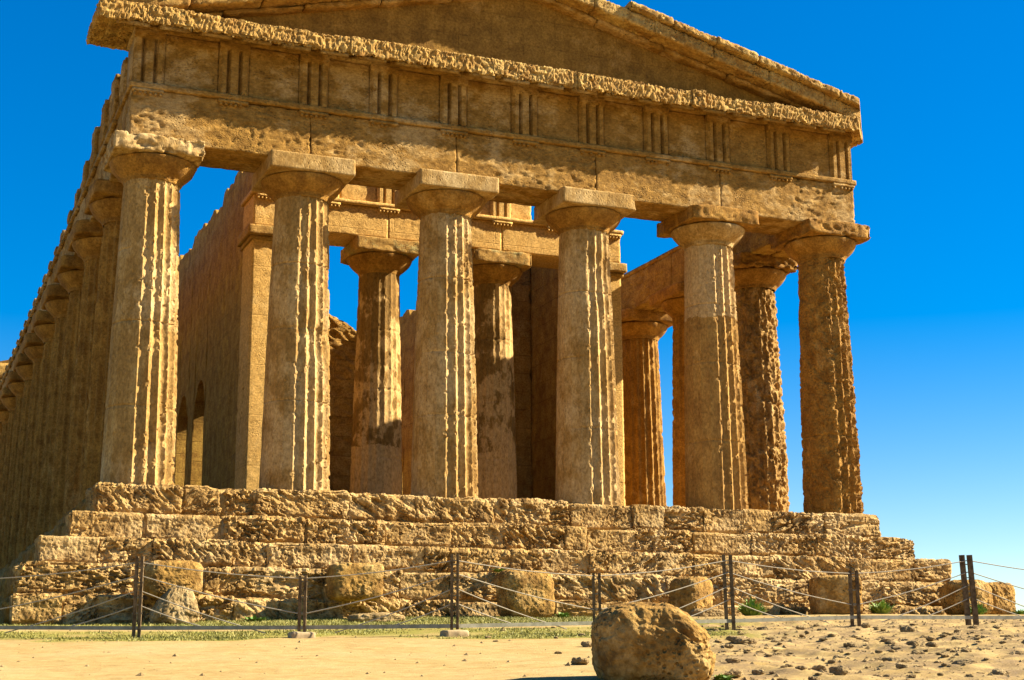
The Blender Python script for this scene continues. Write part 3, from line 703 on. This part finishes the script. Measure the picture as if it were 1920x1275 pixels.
rock('fallen_block', 2.35, -2.95, (.78, .7, .80), 51, M_bou, 'dark leaning block with a domed top behind the biggest boulder', 'fallen block', power=4, amp=.1, lean=.14, yaw=.5)
rock('rock', 2.45, -3.35, (.7, .5, .2), 53, M_grb, 'low pale stone under the dark leaning block', sink=.05, power=3)
rock('fallen_block', 5.70, -2.85, (.93, .8, .78), 61, M_bou, 'cubic block with a flat top beside a short fence post', 'fallen block', power=9, amp=.05, yaw=-.35)
rock('boulder', 8.92, -2.85, (.98, .8, .76), 71, M_bou, 'dark rounded boulder at the right end of the steps behind the tall post', 'boulder', power=3.4, amp=.12)
rock('boulder', 10.4, -1.9, (.86, .8, .78), 81, M_bou, 'rightmost boulder, ochre and upright, against the sky', 'boulder', power=3.6, amp=.13)
rock('flat_stone', -4.3, -4.2, (.95, .5, .16), 91, M_grb, 'flat grey slab lying in the grass before the steps', 'stone', sink=.05, power=4)

# ------------------------------------------------------------------ rope fence
FP = [(-10.84, -6.86, 0), (-8.85, -8.33, 1), (-6.86, -9.15, 0), (-5.02, -9.91, 1), (-2.96, -9.90, 0), (-.83, -9.80, 1), (1.22, -9.89, 0), (3.19, -10.05, 1), (5.37, -10.3, 0)]
fence = empty('rope_fence', (FP[4][0], FP[4][1], gz(*FP[4][:2])), 'low fence of paired dark posts with slanting ropes in front of the steps', 'fence')
TH_, SH_ = 1.06, .80
info = []
for i, (x, y, tall) in enumerate(FP):
    z = gz(x, y); h = TH_ if tall else SH_
    wid = [.09, .07, .07, .075, .08, .098, .10, .115, .13][i]
    lean = .035 if i == 7 else .015 if i == 5 else 0.0
    info.append((x, y, z, h))
    if i in (8,): pass
    side = np.array([RH[0], RH[1], 0]); o = np.array([x, y, z]); top = o+np.array([0, 0, h])-side*lean
    bw = .036 if i < 5 else .046
    if i == 7: bw = .075
    root = None
    g = cat([bar(o-side*wid/2, top-side*wid/2, bw, .05, side), bar(o+side*wid/2, top+side*wid/2, bw, .05, side)])
    ps = part('post', g, M_post, fence, loc=(x, y, z), smooth=False)
    for k in range(5 if tall else 4):
        zz = .12+k*.2; a = o+np.array([0, 0, zz])-side*(wid/2+.03)-side*lean*zz/h; part('bolt', tube([a, a+side*(wid+.06)], .009, 6), M_rail, ps, loc=tuple(a))
    if i in (2, 3):
        b = rbox(x-.16, x+.16, y-.14, y+.14, z-.1, z+.075, .03, .03, lambda p, n: .012*fbm(p, 8, 3, 1400+i))
        part('concrete_foot', b, M_conc, fence, loc=(x, y, z), label='small concrete foot under a post')
for i in range(len(info)-1):
    a, b = (info[i], info[i+1]) if FP[i][2] else (info[i+1], info[i])       # a tall, b short
    A = np.array(a[:3]); B = np.array(b[:3])
    for ha, hb, frac in ((.98, .76, 1), (.81, .30, 1), (.62, .06, .78), (.43, .13, .42)):
        p0 = A+[0, 0, ha]; p1 = A+(B-A)*frac; p1[2] = (A+(B-A)*frac)[2]+hb
        t = np.linspace(0, 1, 14)[:, None]; pts = p0+(p1-p0)*t; pts[:, 2] -= .035*np.sin(np.pi*t[:, 0])*frac
        part('rope', tube(pts, .0078, 6), M_rope, fence, loc=tuple(A))
    off = np.array([RH[0], RH[1], 0])*.0
    p0, p1 = np.array(info[i][:3]), np.array(info[i+1][:3])
    part('bottom_rail', cat([bar(p0+[0, 0, .13], p1+[0, 0, .13], .05, .03, (0, 0, 1))]), M_rail, fence, loc=tuple(p0), smooth=False)

# ------------------------------------------------------------------ loose stones, gravel, grass, weeds
variants = [mesh('loose_stone', *blob(1, rnd.uniform(.6, .9), rnd.uniform(.32, .6), 1500+k, n=10, power=3, amp=.35, pit=0, fine=.06), M_sto, smooth=False) for k in range(7)]
rs = random.Random(77); spots = []
tries = 0
while len(spots) < 280 and tries < 20000:
    tries += 1
    D = rs.uniform(10.6, 22.5); t = rs.uniform(-.02, .37); L = t*D
    if t < .12 and rs.random() < .93: continue
    if abs(D-12) < .7 and abs(L-1.075) < .62: continue
    s = min(.27, .060*(1/ max(.02, rs.random()))**.5)*(.55+.45*D/20)
    if any((D-a)**2+(L-b)**2 < (s+c)**2*.4 for a, b, c in spots): continue
    spots.append((D, L, s))
first = True
for D, L, s in spots:
    x, y = to_xy(D, L)
    o = link('loose_stone', rs.choice(variants), None, (x, y, gz(x, y)-.06*s)); o.scale = (s, s, s*rs.uniform(.6, 1.0)); o.rotation_euler = (rs.uniform(-.12, .12), rs.uniform(-.12, .12), rs.uniform(0, 6.28))
    tag(o, 'small loose stone scattered on the sandy ground in front of the fence', 'stone', 'loose stones on the sand')
def scatter(n, dr, lr, mask, seed):
    rn = np.random.RandomState(seed); D = rn.uniform(*dr, n); L = rn.uniform(*lr, n); xy = to_xy(D, 0*D)+np.outer(L, RH)
    z, DD, LL, rk = ground_z(xy[:, 0], xy[:, 1]); k = rn.rand(n) < mask(xy[:, 0], xy[:, 1], DD, LL, rk)
    return np.column_stack([xy, z])[k], rn
P, rn = scatter(27000, (9.5, 29), (-9, 11.5), lambda x, y, D, L, rk: .035+.75*rk, 31)
octa = np.array([(1, 0, 0), (0, 1, 0), (-1, 0, 0), (0, -1, 0), (0, 0, .7), (0, 0, -.7)]); oq = np.array([(0, 1, 4), (1, 2, 4), (2, 3, 4), (3, 0, 4), (1, 0, 5), (2, 1, 5), (3, 2, 5), (0, 3, 5)])
sz = .007+.014*rn.rand(len(P))**3*2.2
jit = 1+.5*(rn.rand(len(P), 6, 3)-.5)
v = P[:, None]+octa[None]*jit*sz[:, None, None]
o = part('gravel', (v.reshape(-1, 3), (oq[None]+6*np.arange(len(P))[:, None, None]).reshape(-1, 3)), M_sto, None, smooth=False); o['kind'] = 'stuff'
P, rn = scatter(260000, (18.5, 30), (-8.5, 9), lambda x, y, D, L, rk: np.clip(turf_mask(x, y, D, L)*2.4-1.05+.5*fbm(np.stack([x, y, 0*x], 1), 2.2, 3, 5), 0, 1), 33)
n = len(P); a = rn.rand(n)*6.283; hgt = .010+.035*rn.rand(n)**2.5; wd = .004+.005*rn.rand(n)
dx = np.column_stack([np.cos(a), np.sin(a), 0*a]); ln = np.column_stack([rn.randn(n), rn.randn(n), 0*a])*.02
v = np.stack([P-dx*wd[:, None], P+dx*wd[:, None], P+ln+np.column_stack([0*a, 0*a, hgt])], 1).reshape(-1, 3)
o = part('grass', (v, np.arange(3*n).reshape(n, 3)), M_grass, None, smooth=False); o['kind'] = 'stuff'
def weed(x, y, r, h, n, seed, label, z=None):
    rn = np.random.RandomState(seed); z = gz(x, y) if z is None else z; vs = []; qs = []
    for i in range(n):
        a = rn.rand()*6.283; R = r*math.sqrt(rn.rand()); hh = h*(.35+.65*rn.rand())*(1-.45*(R/r)); b = np.array([math.cos(a), math.sin(a), 0])
        s = np.array([-b[1], b[0], 0]); w_ = .014+.02*rn.rand(); p0 = np.array([x, y, z])+b*R*.35; p1 = np.array([x, y, z+hh*.7])+b*R*.8; p2 = np.array([x, y, z+hh*(.75+.3*rn.rand())])+b*(R*1.0+.05*rn.rand())+.03*rn.randn(3)*np.array([1, 1, .3])
        k = len(vs); vs += [p0-s*.004, p0+s*.004, p1+s*w_, p2, p1-s*w_]; qs += [(k, k+1, k+2, k+4), (k+4, k+2, k+3, k+3)]
    qs3 = [(a, b, c) for a, b, c, d in qs]+[(a, c, d) for a, b, c, d in qs if c != d]
    return tag(part('weed', (np.array(vs), np.array(qs3)), M_weed, None, loc=(x, y, z), smooth=False), label, 'plant')
weed(3.35, -3.5, .34, .42, 260, 1, 'bright green leafy weed beside a tall fence post right of the biggest boulder')
weed(6.75, -2.9, .34, .40, 240, 2, 'green leafy weed at the steps right of the cubic block')
weed(8.75, -3.4, .24, .34, 150, 3, 'yellow green weed in front of the dark rounded boulder at the right')
weed(-.45, -3.2, .16, .16, 90, 4, 'small dark green weed at the foot of the upright pale block')
X = to_xy(12.0, 1.62); weed(X[0], X[1], .09, .09, 70, 5, 'tiny green weed at the right base of the biggest boulder')
weed(-6.1, -3.0, .30, .12, 90, 6, 'low green weed in the grass right of the grey pointed rock')
weed(10.75, -2.3, .25, .22, 110, 7, 'weed tuft growing at the rightmost boulder')
weed(-1.3, -2.25, .16, .10, 70, 8, 'tiny weed growing on the step above the upright pale block', z=-1.56)
